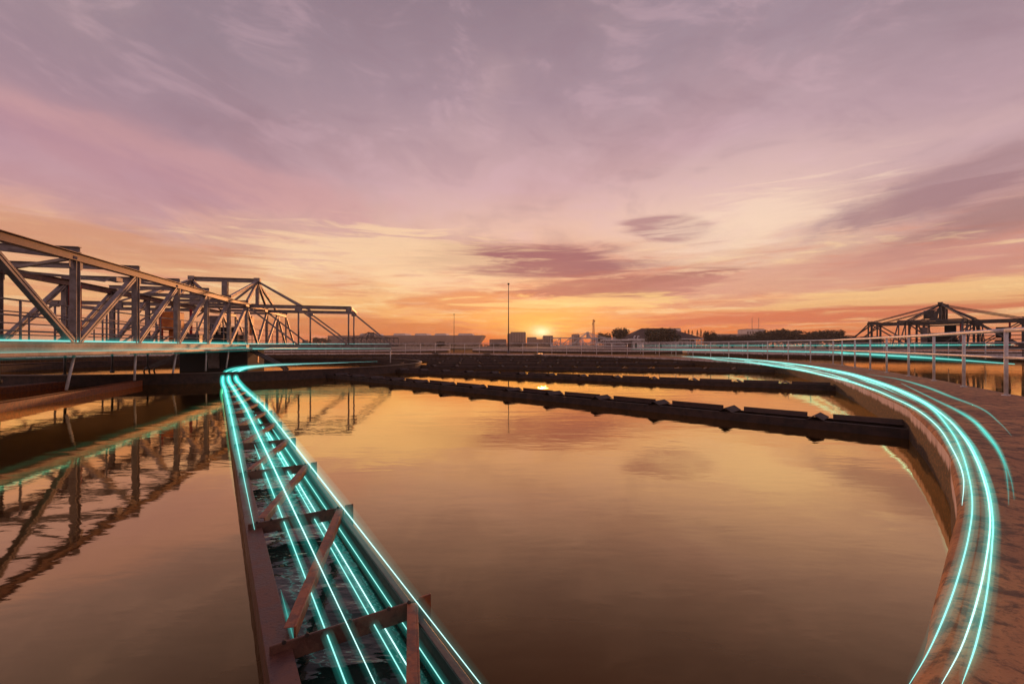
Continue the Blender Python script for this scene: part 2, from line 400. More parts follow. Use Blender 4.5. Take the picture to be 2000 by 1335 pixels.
prof_top = [(0, -.905), (.006, -.872), (.02, -.850), (.04, -.842), (.13, -.846), (.15, -.862), (.97, -.866), (1.035, -.862), (1.05, -.90)]
prof_out = [(1.05, -.90), (1.05, -1.75)]
def loft(profile, m, name, parent, smooth=True):
    b = MB(); vs = []; fs = []; n = len(profile)
    for i in range(len(si)):
        for t, z in profile: vs.append(rim_point(i, t, z))
    for i in range(len(si)-1):
        for k in range(n-1): fs.append((i*n+k, i*n+k+1, (i+1)*n+k+1, (i+1)*n+k))
    b.add(vs, fs, smooth); return b.build(name, m, parent)
rim = thing('tank_wall', 'curved concrete tank wall topped by the stained walkway at the bottom right', 'wall', (0, 0, 0))
loft(prof_wall, M['wall'], 'inner_face', rim); loft(prof_top, M['concrete'], 'walkway', rim); loft(prof_out, M['wall'], 'outer_face', rim)
# expansion-joint blocks on the far rim
for a in (50, 63, 76):
    bb = MB().box((C.x+28.9*math.cos(R(a)), C.y+28.9*math.sin(R(a)), -.86), (.9, .7, .10), R(a)); bb.build('joint_block', M['rust_plate'], rim, .01)

# ------------------------------------------------------------------ guard rail on the rim
rail_line = [so_[i].lerp(si[i], .05) for i in range(len(so_))]
i0 = min(range(len(rail_line)), key=lambda i: (rail_line[i]-Vector((8.61, 7.95, 0))).length)
def make_rail(name, label, line, ztop, zmid, zbase, rt, rm, rp, step, shift=0.0, group='guard rails round the tanks', m=None):
    m = m or M['rail']
    t = thing(name, label, 'railing', (0, 0, 0), 0, group)
    MB().tube([(p.x, p.y, ztop) for p in line], rt, 8).build('top_rail', m, t)
    MB().tube([(p.x, p.y, zmid) for p in line], rm, 8).build('middle_rail', m, t)
    me = None
    for p in resample(line, step)[:100]:
        if me is None:
            pb = MB().tube([(0, 0, zbase), (0, 0, ztop)], rp, 10); pb.tube([(0, 0, zbase-.002), (0, 0, zbase+.012)], rp*2.0, 12)
            o = pb.build('rail_post', m, t); me = o.data
        else:
            o = bpy.data.objects.new('rail_post', me); sc.collection.objects.link(o); o.parent = t
        o.location = (p.x, p.y, 0)
    return t
# near stretch begins where the photo shows the first post; carry the tube on past the frame edge
line = rail_line[i0:]
make_rail('guard_rail', 'pale tubular two-bar guard rail along the outer edge of the stained walkway', [Vector((8.62, 7.95, 0))] + line[1:], .27, -.205, -.866, .036, .024, .029, 1.92)
tail = [Vector((5.9, 2.2, 0)), Vector((7.0, 4.2, 0)), Vector((8.62, 7.95, 0))]
tag(MB().tube([(p.x, p.y, .27) for p in spline(tail, 6)], .036, 8).tube([(p.x, p.y, -.205) for p in spline(tail, 6)], .026, 8).build('guard_rail', M['rail']),
    'pair of pale rail tubes running off to the right from the biggest post', 'railing', 'guard rails round the tanks')
line2 = spline([(x, y, 0) for x, y in [(52,8),(42,20),(34,30),(27.5,39.5),(22,47),(15,54)]], 6)
make_rail('guard_rail', 'smaller pale rail standing beyond the brown water behind the walkway rail', line2, .22, -.22, -.9, .03, .022, .03, 1.9)

# ------------------------------------------------------------------ radial launder troughs
def make_trough(label, ang, r0=10.9, r1=28.55, plates=True, top=-1.17, ph=.062, width=.44, m_wall='rust_dark', cen=None):
    cen = cen or (C.x, C.y)
    a = R(ang)
    t = thing('weir_trough', label, 'trough', (cen[0], cen[1], 0), a, 'radial weir troughs in the basin')
    for s_ in (1, -1):
        b = MB(); b.bar((r0, s_*width/2, (WZ-.06+top)/2), (r1, s_*width/2, (WZ-.06+top)/2), .012, top-WZ+.06)
        b.bar((r0, s_*(width/2-.022), top), (r1, s_*(width/2-.022), top), .055, .012)
        b.build('side_wall', M[m_wall], t)
    MB().box(((r0+r1)/2, 0, WZ+.012), (r1-r0, width-.02, .008)).build('trough_floor', M['rust_dark'], t)
    if plates:
        pm = sm_ = None
        pitch = 1.33; n = int((r1-r0-.3)/pitch); x = r1-.55
        for i in range(n):
            L = .98
            if pm is None:
                pb = MB().bar((-L/2, 0, 0), (L/2, 0, 0), .008, .0, rects=[(0, ph/2-.005, .008, ph+.02)])
                pb.bar((-L/2, 0, .0), (L/2, 0, .0), .1, .0, rects=[(.05, -.004, .09, .008)])
                o = pb.build('weir_plate', M['rust_plate'], t, .002); pm = o.data
                sb = MB().prism([(-.115, 0), (0, .066), (.115, 0), (.115, .009), (0, .076), (-.115, .009)], -width/2-.03, width/2+.03, ux=(0, 1, 0), uy=(1, 0, 0))
                sd_ = sb.build('saddle_cap', M['rust_dark'], t); sm_ = sd_.data
            else:
                o = bpy.data.objects.new('weir_plate', pm); sc.collection.objects.link(o); o.parent = t
                sd_ = bpy.data.objects.new('saddle_cap', sm_); sc.collection.objects.link(sd_); sd_.parent = t
            jt = random.Random(int(ang*10)+i)
            o.location = (x-L/2-.1, width/2+.012, top+.008+jt.uniform(-.004, .008)); o.rotation_euler = (jt.uniform(-.05, .12), jt.uniform(-.006, .006), 0)
            sd_.location = (x-L-.27, 0, top+.010); sd_.rotation_euler = (0, jt.uniform(-.05, .05), 0)
            x -= pitch
    return t
ordn = ['nearest', 'second', 'third', 'fourth', 'fifth', 'sixth', 'seventh', 'eighth', 'ninth', 'tenth']
for i, (ax, ay, bx, by) in enumerate([(-8.7,19.9,6.2,6.05),(-7.5,23.5,9.9,13.0),(-5.8,26.4,12.9,22.4),(-5.6,30.0,12.9,31.0),(-6.2,33.8,10.6,39.0),(-8.0,37.2,6.0,46.6),(-11.0,39.2,0.0,50.0),(-15.5,40.2,-8.6,52.8)]):
    a = math.degrees(math.atan2(by-ay, bx-ax)); r0_, r1_ = 0.0, math.hypot(bx-ax, by-ay)
    make_trough('%s brown weir trough with tent caps counting away from the viewer' % ordn[i] if i else
                'nearest brown weir trough ending at the curved wall, its plates and tent caps clearly seen', a, r0_, r1_, cen=(ax, ay))
make_trough('sunlit orange-sided trough at the far left running towards the round feed well', -70.6, plates=False, width=.26, top=-1.13, m_wall='rust_sunlit_orange')  # sunlight on the trough side is painted into its orange walls
make_trough('thin dark trough just beyond the orange-sided one at the left edge', -81.5, plates=False, width=.26, top=-1.13, m_wall='rust_sunlit_orange')

# ------------------------------------------------------------------ feed well ring and centre pier
def ring_mesh(r, z0, z1, th, a0=0, a1=360, n=120):
    b = MB(); vs = []; fs = []
    for i in range(n+1):
        a = R(a0+(a1-a0)*i/n); c, s_ = math.cos(a), math.sin(a)
        for rad, z in ((r, z0), (r, z1), (r-th, z1), (r-th, z0)): vs.append((rad*c, rad*s_, z))
    for i in range(n):
        for k in range(3): fs.append((i*4+k, (i+1)*4+k, (i+1)*4+k+1, i*4+k+1))
    return b.add(vs, fs, False)
t = thing('feed_well', 'round dark steel feed well ring rising from the water round the bridge centre', 'tank ring', (C.x, C.y, 0))
ring_mesh(10.6, -1.5, -.96, .02).build('outer_ring', M['rust_dark'], t)
ring_mesh(10.64, -.965, -.93, .12).build('ring_lip', M['rust_plate'], t)
ring_mesh(9.6, -1.5, -.98, .02).build('inner_ring', M['rust_dark'], t)
for i in range(36):
    a = R(10*i); c, s_ = math.cos(a), math.sin(a)
    if i == 0:
        o = MB().box((0, 0, -1.0), (1.0, .05, .05)).build('ring_spacer', M['rust_dark'], t); me_sp = o.data
    else:
        o = bpy.data.objects.new('ring_spacer', me_sp); sc.collection.objects.link(o); o.parent = t
    o.location = (10.1*c, 10.1*s_, 0); o.rotation_euler = (0, 0, a)
A0 = R(14.9)
t = thing('centre_pier', 'dark square pier standing in the water beneath the bridge tower', 'pier', (C.x, C.y, 0), A0)
MB().box((0, 0, -.85), (3.1, 3.3, 1.36)).build('pier_block', M['black'], t, .03)
MB().box((1.56, 0.3, -.6), (.03, .25, .7)).build('orange_strip', M['orange'], t)
MB().box((0, -1.68, -.75), (.5, .06, .8)).build('pier_plate', M['steel'], t)
for sx_ in (-1, 1):
    for j in range(3):
        MB().bar((sx_*1.5, -1.2+j*.6, -.25), (sx_*3.1, -1.5+j*.5, -1.12), .07, .07).build('raking_strut', M['steel_dark'], t)
        MB().bar((sx_*3.1, -1.5+j*.5, -1.12), (sx_*3.3, -1.2+j*.5, -1.38), .06, .06).build('strut_foot', M['steel_dark'], t)

# ------------------------------------------------------------------ rotating truss bridges
def make_bridge(label, loc, rz, s_long=-28, far=(7.3, 10.0), arm=(6.7, 8.85), m='steel', full=True, group='rotating scraper bridges'):
    t = thing('scraper_bridge', label, 'bridge', loc, rz, group)
    ms = M[m]; W_ = 1.6; ZT = 2.1; ZB = -.02
    nodes = [-2.0-2.65*k for k in range(int((-2.0-s_long)/2.65)+1)]
    s0 = nodes[-1]
    for v in (W_, -W_):
        MB().hbeam((v, s0, ZT), (v, far[0], ZT), .17, .20).build('top_chord', M['chord'] if m == 'steel' else ms, t)
        MB().hbeam((v, s0, ZB), (v, far[1], ZB), .15, .22).build('bottom_chord', M['steel_mid'] if m == 'steel' else ms, t)
        MB().box((v+(.105 if v > 0 else -.105), (s0+far[1])/2, ZB-.19), (.36, far[1]-s0, .016)).box((v+(.28 if v > 0 else -.28), (s0+far[1])/2, ZB-.155), (.010, far[1]-s0, .085)).build('added_chord_baffle', ms, t)  # added shelf and lip, blocking the strand's reflection in the water
        vs = nodes + [2.0, 4.65]
        for s_ in vs:
            MB().hbeam((v, s_, ZB+.11), (v, s_, ZT-.10), .14, .15, up=(0, 1, 0)).build('vertical_post', ms, t)
        if full:
            for s_ in nodes:
                for z_ in (ZT-.20, ZB+.20):
                    MB().prism([(-.24, -.11), (.24, -.11), (.24, .05), (.13, .12), (-.13, .12), (-.24, .05)] if z_ < 1 else [(-.24, .11), (-.24, -.05), (-.13, -.12), (.13, -.12), (.24, -.05), (.24, .11)], -.006, .006, (v*1.012, s_, z_)).build('gusset_plate', ms, t)
        for k in range(len(nodes)-1):
            a_, b_ = nodes[k+1], nodes[k]
            if m == 'steel_dark' and full: MB().bar((v*.99, b_-.1, ZB+.13), (v*.99, a_+.1, ZT-.12), .08, .09, (1, 0, 0)).build('counter_brace', ms, t)
            if k < 5: p, q = (v, a_+.12, ZB+.13), (v, b_-.1, ZT-.12)
            else: p, q = (v, a_+.1, ZT-.12), (v, b_-.12, ZB+.13)
            MB().bar(p, q, .12, .13, (1, 0, 0), [(-.038, 0, .05, .12), (.038, 0, .05, .12), (0, -.04, .03, .02)]).build('diagonal_brace', ms, t)
        for a_, za, b_, zb in ((-2.0, ZT-.12, 0, ZB+.12), (2.0, ZT-.12, 0, ZB+.12), (2.1, ZB+.13, 4.6, ZT-.12), (4.7, ZT-.12, 7.0, ZB+.13), (far[0], ZT-.12, far[1], ZB+.12)):
            MB().bar((v, a_, za), (v, b_, zb), .10, .11, (1, 0, 0)).build('diagonal_brace', ms, t)
        MB().hbeam((v, far[0]-.1, ZB+.11), (v, far[0]-.1, ZT-.1), .1, .11, up=(0, 1, 0)).build('vertical_post', ms, t)
    for s_ in nodes + [0.0, 2.0, 4.65, far[0]-.1]:
        MB().hbeam((-W_-.1, s_, ZT+.17), (W_+.1, s_, ZT+.17), .12, .14).build('cross_beam', ms, t)
    for k in range(len(nodes)-1):
        a_, b_ = nodes[k+1], nodes[k]; sg = 1 if k % 2 else -1
        MB().bar((-W_*sg, a_, ZT-.02), (W_*sg, b_, ZT-.02), .09, .07).build('lateral_brace', ms, t)
    # deck between the trusses
    MB().box((0, (s0+far[1])/2, -.10), (2.9, far[1]-s0, .05)).build('deck', M['steel_dark'], t)
    # cross arms
    for sg in (1, -1):
        for s_ in (-1.85, 1.85):
            w0 = W_+.09
            MB().hbeam((sg*w0, s_, ZT-.03), (sg*arm[0], s_, ZT-.03), .13, .18).build('arm_top_chord', ms, t)
            MB().hbeam((sg*w0, s_, ZB), (sg*arm[1], s_, ZB), .12, .18).build('arm_bottom_chord', ms, t)
            MB().box((sg*(W_+.3+arm[1])/2, s_*1.07, ZB-.175), (arm[1]-W_-.3, .34, .014)).build('added_arm_baffle', ms, t)  # added shelf below the arm, shielding the water from the strand
            for vv in (4.05, arm[0]-.12):
                MB().tube([(sg*vv, s_, ZB+.09), (sg*vv, s_, ZT-.12)], .045, 8).build('arm_post', ms, t)
            for va, vb in ((w0, 4.0), (4.05, arm[0]-.2), (arm[0]-.1, arm[1])):
                MB().bar((sg*va, s_, ZT-.12), (sg*vb, s_, ZB+.09), .07, .08).build('arm_brace', ms, t)
            MB().box((sg*4.05, s_, ZT-.15), (.34, .16, .28)).build('gusset_plate', ms, t)
            MB().box((sg*(arm[0]-.1), s_, ZT-.12), (.32, .16, .26)).build('gusset_plate', ms, t)
            MB().bar((sg*W_, 0, 3.60), (sg*4.05, s_, ZT+.06), .08, .09).build('tie_rod', ms, t)
        MB().bar((sg*(arm[0]), -1.85, ZT-.03), (sg*(arm[0]), 1.85, ZT-.03), .1, .12).build('arm_end_beam', ms, t)
    # tower
    ap = 3.66
    for v in (W_, -W_):
        MB().hbeam((v, 0, ZT+.1), (v, 0, ap), .16, .18, up=(0, 1, 0)).build('tower_post', ms, t)
        MB().box((v, 0, ap+.02), (.30, .30, .20)).build('tower_cap', ms, t, .01)
        for s_ in (-4.65, -2.0, 2.0, 4.65):
            MB().bar((v, 0, ap-.08), (v, s_, ZT+.12), .12, .12, (1, 0, 0), [(-.04, 0, .05, .12), (.04, 0, .05, .12)]).build('tower_strut', ms, t)
        MB().bar((v, 0, ap-.12), (v*.15, 0, ZT+.2), .09, .1).build('tower_strut', ms, t)
        MB().add([(v*.97, .06, ap-.25), (v*.97, .75, ZT+.12), (v*.97, .20, ZT+.12), (v*.94, .06, ap-.25), (v*.94, .75, ZT+.12), (v*.94, .20, ZT+.12)],
                 [(0,1,2),(5,4,3),(0,3,4,1),(1,4,5,2),(2,5,3,0)]).build('tower_plate', ms, t)
    MB().hbeam((-W_+.15, 0, ap-.03), (W_-.15, 0, ap-.03), .2, .22).build('tower_beam', ms, t)
    MB().hbeam((0, 0, ZT+.25), (0, 0, ap-.15), .28, .24, up=(0, 1, 0), t=.03).build('king_post', ms, t)
    MB().bar((-W_, 0, ap-.1), (-.1, -2.0, ZT+.26), .08, .09).build('tower_strut', ms, t)
    # handrails on the deck
    for v in (1.32, -1.32):
        hr = MB()
        for z in (.95, .63, .31): hr.tube([(v, s0, z), (v, far[1]-.4, z)], .02, 6)
        hr.build('handrail', ms, t)
        n = int((far[1]-s0)/1.5); me_p = None
        for i in range(min(n, 40)):
            if me_p is None:
                o = MB().tube([(0, 0, -.08), (0, 0, .95)], .022, 6).build('handrail_post', ms, t); me_p = o.data
            else:
                o = bpy.data.objects.new('handrail_post', me_p); sc.collection.objects.link(o); o.parent = t
            o.location = (v, s0+.4+i*1.5, 0)
    if m == 'steel_dark' and full:
        MB().box((-.3, .2, .6), (1.4, 2.0, 1.2)).box((.3, -.4, 1.4), (.6, .7, .9)).build('machine_house', M['black'], t, .04)
        MB().box((.2, .9, ZT+.75), (1.3, .7, .7)).build('hoist_box', ms, t, .03)
    if full:
        # drive machinery on the deck at the centre
        d = MB().box((0, -.2, .30), (1.7, 1.5, .62)); d.box((.3, -.3, .8), (.7, .6, .42)); d.build('gearbox', M['black'], t, .03)
        MB().tube([(-.5, -.3, .62), (-.5, -.3, 1.2)], [.26, .24], 14).build('drive_motor', M['steel_dark'], t)
        cb = MB().box((-.9, 1.1, .95), (.7, .45, 1.5)).build('control_cabinet', M['steel'], t, .02)
        if m == 'steel': MB().box((1.05, 1.0, 1.15), (.12, .5, 1.1)).build('orange_panel', M['orange'], t)
        MB().tube([(-1.2, -1.2, -.05), (-1.2, -1.2, 1.9)], .07, 8).build('red_pipe', M['red'], t)
        h = MB().box((-1.1, -3.6, 1.15), (.75, .8, .85)); h.tube([(-1.1, -3.6, .2), (-1.1, -3.6, .75)], .12, 8); h.build('painted_sun_glow_housing' if m == 'steel' else 'pump_cover', M['orange' if m == 'steel' else 'black'], t, .08)  # orange colour paints in the sun's reflection on the machinery
        MB().tube([(-1.35, -3.95, -.05), (-1.35, -3.95, 1.9)], .06, 8).build('red_pipe', M['red'], t)
        MB().box((-.4, -3.4, .30), (.9, .6, .5)).build('pump_housing', M['steel_dark'], t, .04)
        ld = MB()
        for q in (-.16, .16): ld.bar((-1.35+q, -9.9, .25), (-1.35+q, -9.9, 2.0), .03, .03)
        ld.bar((-1.35, -9.82, .25), (-1.35, -9.82, 2.0), .025, .025)
        for i in range(6): ld.bar((-1.51, -9.9, .35+i*.28), (-1.19, -9.9, .35+i*.28), .035, .035)
        ld.build('ladder', M['red'], t)
        fl = MB().tube([(1.66, -15.1, 1.62), (1.85, -14.6, 1.62), (1.85, -14.3, 1.75)], .02, 6); fl.box((1.9, -14.2, 1.72), (.16, .30, .12)); fl.build('floodlight', M['steel'], t, .01)
        # rods hanging from the trusses towards the scraper
        for k in range(1, 7):
            zb = -1.02
            MB().tube([(W_, nodes[k], ZB-.12), (W_-.03, nodes[k]-.25*(k % 2), zb)], .032, 8).build('hanging_rod', M['rail'], t)
        for k in range(1, 8):
            MB().tube([(-W_, nodes[k], ZB-.12), (-W_, nodes[k], -1.0)], .04, 8).tube([(-W_, nodes[k], -1.05), (-W_, nodes[k], -.93)], .075, 8).build('hanging_rod', M['steel_dark'], t)
        MB().tube([(arm[1]-.05, -1.85, ZB-.1), (arm[1]-.05, -1.85, -.95)], .03, 8).build('hanging_rod', M['rail'], t)
    return t
make_bridge('big grey steel truss bridge with a peaked tower crossing in from the left edge', (C.x, C.y, 0), A0)
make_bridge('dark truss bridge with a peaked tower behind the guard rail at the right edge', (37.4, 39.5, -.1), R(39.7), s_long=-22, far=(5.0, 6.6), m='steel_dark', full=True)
make_bridge('small pale truss bridge far off to the right of the low sun', (20.5, 124, 0), R(-93), s_long=-12, m='rail', full=False)
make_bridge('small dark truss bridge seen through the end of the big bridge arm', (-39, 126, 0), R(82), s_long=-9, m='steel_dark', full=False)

# ------------------------------------------------------------------ the foreground launder channel with cross bars
dl = Vector((-.5439, .8392, 0)).normalized(); nr = Vector((dl.y, -dl.x, 0))
LP = P(519, 1290, 1.17); LP.z = 0                    # point on the left wall beside the first cross bar
CW = .582
t = thing('launder_channel', 'rust-red steel channel with cross bars running towards the feed well', 'channel', (0, 0, 0))
def ch(s_, wv, z):
    p = LP + dl*s_ + nr*wv*(1-.055*max(0, s_-7.5));
    return Vector((p.x, p.y, z))
S1 = 14.3; ZC = -1.165
SEG = [-2.2, 7.5, 9.5, 11.5, S1]
def chbar(b, wv, z, w_, h_):
    for q0, q1 in zip(SEG, SEG[1:]): b.bar(ch(q0, wv, z), ch(q1, wv, z), w_, h_)
    return b
zm = (ZC+WZ-.1)/2; hm_ = ZC-WZ+.1
chbar(MB(), .006, zm, .012, hm_).build('left_wall', M['rust'], t)
b = chbar(MB(), .045, ZC+.006, .09, .010); chbar(b, .086, ZC-.016, .008, .034); b.build('left_flange', M['rust'], t, .002)
chbar(MB(), CW-.006, zm, .012, hm_).build('right_wall', M['rust_dark'], t)
chbar(MB(), CW-.012, ZC+.006, .03, .010).build('right_lip', M['rust_plate'], t, .002)
b = MB(); b.add([ch(-2.2, .012, WZ+.035), ch(-2.2, CW-.012, WZ+.035), ch(S1, CW-.012, WZ+.035), ch(S1, .012, WZ+.035)], [(0,1,2,3)]); b.build('launder_water', M['trough_water'], t)
PITCH = 1.385
bars = [-PITCH+i*PITCH for i in range(12)]
for i, s_ in enumerate(bars):
    zt = ZC-.032
    b = MB(); b.bar(ch(s_, .012, zt+.039), ch(s_, CW+.012, zt+.039), .010, .078); b.bar(ch(s_+.038, .095, zt+.005), ch(s_+.038, CW-.014, zt+.005), .066, .010)
    b.build('cross_bar', M['rust'], t, .003)
    if i < len(bars)-1:
        b = MB(); b.bar(ch(s_+.09, .11, zt+.045), ch(s_+PITCH-.02, CW-.0, zt+.050), .010, .058, rects=[(0, 0, .008, .055), (-.023, .0255, .038, .004)])
        b.build('diagonal_bar', M['rust_sunlit_orange'], t, .002)
    MB().bar(ch(s_, CW+.045, zt-.07), ch(s_, CW+.045, zt+.085), .055, .010, up=(dl.x, dl.y, 0)).build('end_plate', M['rust_sunlit_orange'], t, .002)
# bolts on the first bars
b = MB()
for s_ in bars[:4]:
    for wv in (.06, .14, .30, .46, .55):
        p = ch(s_-.006, wv, ZC+.05); b.tube([p, p - dl*.010], .008, 8)
b.build('bolt_row', M['rust_dark'], t)

# ------------------------------------------------------------------ luminous strands
core_hot = strand_mats('bright_strand', 1.45, (.62, 1.0, .96)); core_mid = strand_mats('strand_light', 1.15, (.40, 1.0, .92)); core_soft = strand_mats('soft_strand', .80, (.30, 1.0, .88)); core_dim = strand_mats('dim_strand', .42, (.16, .72, .64))
glows = {}
def strand(label, pts, r, core=None, halo=4.0, gain=.22, group=None, n=6, taper=True, grow=True):
    pts = [Vector(p) for p in pts]
    r *= .64
    rs = [r*(max(1.0, p.length/2.6)**.28 if grow else 1.0) for p in pts]
    kx = max(2, int(len(pts)*(.2 if core is not core_dim else .55)))
    for i in range(kx):
        q = .15+.85*i/kx
        if i < len(rs)//3 or core is not core_dim: rs[i] *= min(1, q*1.6)
        rs[-1-i] *= q
    root = thing('light_strand', label, 'light strand', (0, 0, 0), 0, group)
    MB().tube(pts, rs, n).build('glowing_core', core or core_mid, root)
    for hs, g in ((halo*2.5, .13), (halo*1.3, .13), (halo*.55, .18)):
        d0 = (pts[0]-pts[1]).normalized(); d1 = (pts[-1]-pts[-2]).normalized()
        hp = [pts[0]+d0*rs[0]*hs] + pts + [pts[-1]+d1*rs[-1]*hs]
        hr = [rs[0]*.2] + [q*hs for q in rs] + [rs[-1]*.2]
        rm = sorted(rs)[len(rs)//2]
        key = max(.1, round(g*gain/(rm*hs), 1))
        if key not in glows: glows[key] = glow_mat('soft_glow', key)
        MB().tube(hp, hr, 12).build('soft_halo', glows[key], root)
    return root
G1 = 'teal light strands along the launder channel'; G2 = 'teal light strands along the tank wall'; G3 = 'teal light strands along the railings and bridge'
def tailp(lst):
    h = [1.105, 1.06, .99, .955, .94, .93]
    return [P(x, y, h[i]) for i, (x, y) in enumerate(lst)]
T_L = tailp([(435,745),(437,731),(447,722.5),(470,717)]) + [P(505, 713.5, .93), P(560, 710.5, .92), P(650, 708, .915), P(738, 705.5, .91)]
T_M = tailp([(447,743),(448,731),(461,722.5),(490,716)]) + [P(530, 713, .93), P(600, 710.5, .92), P(680, 708, .915)]
T_R = tailp([(461,739),(463,729),(474,721),(497,717)]) + [P(540, 713.5, .93), P(590, 711.5, .92)]
def withtail(head, tail): return head[:-1] + spline([head[-2], head[-1]] + tail, 4)[4:]
def chs(w_, z, s0, s1, n=24): return [ch(s0+(s1-s0)*i/n, w_, z) for i in range(n+1)]
strand('teal strand on the left wall of the launder channel, bending right at its far end', withtail(chs(.04, ZC+.052, 1.25, 12.0), T_L), .006, core_mid, 5, .22, G1)
strand('brightest teal strand down the middle of the channel, reaching the bottom edge', withtail(chs(.285, ZC+.052, -1.1, 12.0), T_M), .0062, core_hot, 5, .26, G1)
strand('teal strand paired with the brightest one, on its left', chs(.215, ZC+.02, -1.1, 4.2, 10), .004, core_mid, 4, .2, G1)
strand('thinner teal strand right of the bright middle pair', chs(.40, ZC+.0, -1.1, 7.5, 12), .0038, core_mid, 4, .2, G1)
strand('bright teal strand low inside the right wall of the channel', chs(.475, ZC-.09, -.9, 6.2, 12), .0048, core_hot, 5, .24, G1)
strand('thin teal strand just under the right lip of the channel', chs(.535, ZC-.055, -1.0, 6.0, 12), .0036, core_mid, 4, .2, G1)
strand('teal strand on the top edge of the right wall of the channel', withtail(chs(CW-.005, ZC+.052, -1.3, 12.0), T_R), .0058, core_hot, 6, .24, G1)
strand('faint teal strand at the foot of the left wall beside the first cross bar', chs(.115, ZC-.05, .12, .62, 6), .003, core_dim, 4, .15, G1)
# along the rim
def rim_pts(lst, h, n=6): return spline([P(x, y, h) for x, y in lst], n)
KA = [(1776,1335),(1816,1266),(1850,1188),(1874,1117),(1892,1046),(1899,988),(1894,938),(1879,884),(1858,842),(1824,801),(1791,780),(1745,758),(1690,739),(1620,722),(1540,709.5),(1450,700.5),(1380,696.5),(1300,693.5)]
KB = [(1839,1335),(1883,1250),(1916,1142),(1932,1050),(1933,996),(1924,946),(1906,896),(1883,855),(1850,817),(1812,789),(1770,767),(1715,746),(1650,727),(1570,713),(1480,702.5),(1400,697)]
KC = [(1879,1335),(1908,1250),(1928,1154),(1937,1071),(1939,1010),(1929,950),(1909,895),(1886,854),(1853,817)]
KF = [(1760,748),(1826,780),(1891,813),(1928,851),(1957,892),(1974,934),(1981,975)]
KF2 = [(1850,790),(1905,825),(1940,862),(1960,902),(1968,945),(1970,985)]
KG = [(1690,730),(1750,739),(1805,754),(1857,774),(1916,797),(1953,826),(1976,851)]
KD = [(1872,988),(1874,930),(1854,880),(1824,834),(1783,801),(1741,780),(1690,759),(1630,741),(1560,725.5),(1480,712.5),(1400,704),(1330,699)]
strand('teal strand nearest the inner edge of the walkway, from the bottom right corner', rim_pts(KA, .828), .0034, core_mid, 5, .22, G2)
strand('brightest teal strand curving along the dark mossy strip of the walkway', rim_pts(KB, .838), .0038, core_hot, 5, .24, G2)
strand('outermost of the three teal strands reaching the bottom right corner', rim_pts(KC, .838), .0032, core_mid, 5, .2, G2)
strand('faint wide arc of teal light fading out on the walkway at right', rim_pts(KF, .838), .0034, core_dim, 4, .12, G2)
strand('faint teal strand just inside the wide fading arc', rim_pts(KF2, .838), .0028, core_dim, 4, .10, G2)
strand('highest and faintest teal arc on the walkway, near the rail posts', rim_pts(KG, .838), .003, core_dim, 4, .10, G2)
ka = rim_pts(KA[5:], .835); 
def kmix(f, off):
    out = []
    for i in range(len(KD)):
        pass
    a = [Vector((*p, 0)) for p in KD]; b_ = [Vector((*p, 0)) for p in KA[5:]]
    a = spline(a, 5); b_ = spline(b_, 5); n = 44; res = []
    for i in range(n+1):
        u = i/n; pa = a[int(u*(len(a)-1))]; pb = b_[int(u*(len(b_)-1))]
        # match by x along the lower curve
        res.append(pa)
    return a
def between(f, h, x0=1872, x1=1330, wob=0.0, n=40, seed=0):
    lo = sorted(KD, key=lambda p: p[1]); hi = sorted(KA[5:], key=lambda p: p[1]); rnd = random.Random(seed); out = []
    def at(lst, u):   # u along index
        q = u*(len(lst)-1); i = min(int(q), len(lst)-2); fr = q-i
        return (lst[i][0]*(1-fr)+lst[i+1][0]*fr, lst[i][1]*(1-fr)+lst[i+1][1]*fr)
    los = [(p.x, p.y) for p in spline([Vector((*p, 0)) for p in lo], 6)]; his = [(p.x, p.y) for p in spline([Vector((*p, 0)) for p in hi], 6)]
    for i in range(n+1):
        x = x1+(min(x0, 1866)-x1)*i/n
        def yat(l):
            for a, b in zip(l, l[1:]):
                if a[0] <= x <= b[0]: return a[1]+(b[1]-a[1])*(x-a[0])/(b[0]-a[0]+1e-9)
            return l[-1][1]
        y = yat(los)*(1-f)+yat(his)*f + wob*math.sin(i*.9+seed)*(yat(los)-yat(his))*.06
        out.append(P(x, y, h))
    return out
KE = [(x+7, y-2) for x, y in KD]
strand('lowest teal strand, along the top of the tank wall inner face above the troughs', rim_pts(KE, .836), .0036, core_hot, 4.5, .22, G2)
for f, seed, x0, lab in ((.25, 1, 1850, 'second lowest teal strand in the bundle along the tank wall'), (.48, 2, 1800, 'middle teal strand in the bundle along the tank wall'),
                      (.70, 3, 1840, 'fourth lowest teal strand in the bundle along the tank wall'), (.88, 4, 1790, 'fifth teal strand from the bottom in the bundle along the tank wall')):
    strand(lab, between(f, .862-.02*f, x0=x0, wob=1.0, seed=seed), .0034, core_mid if seed % 2 else core_hot, 5, .14, G2)
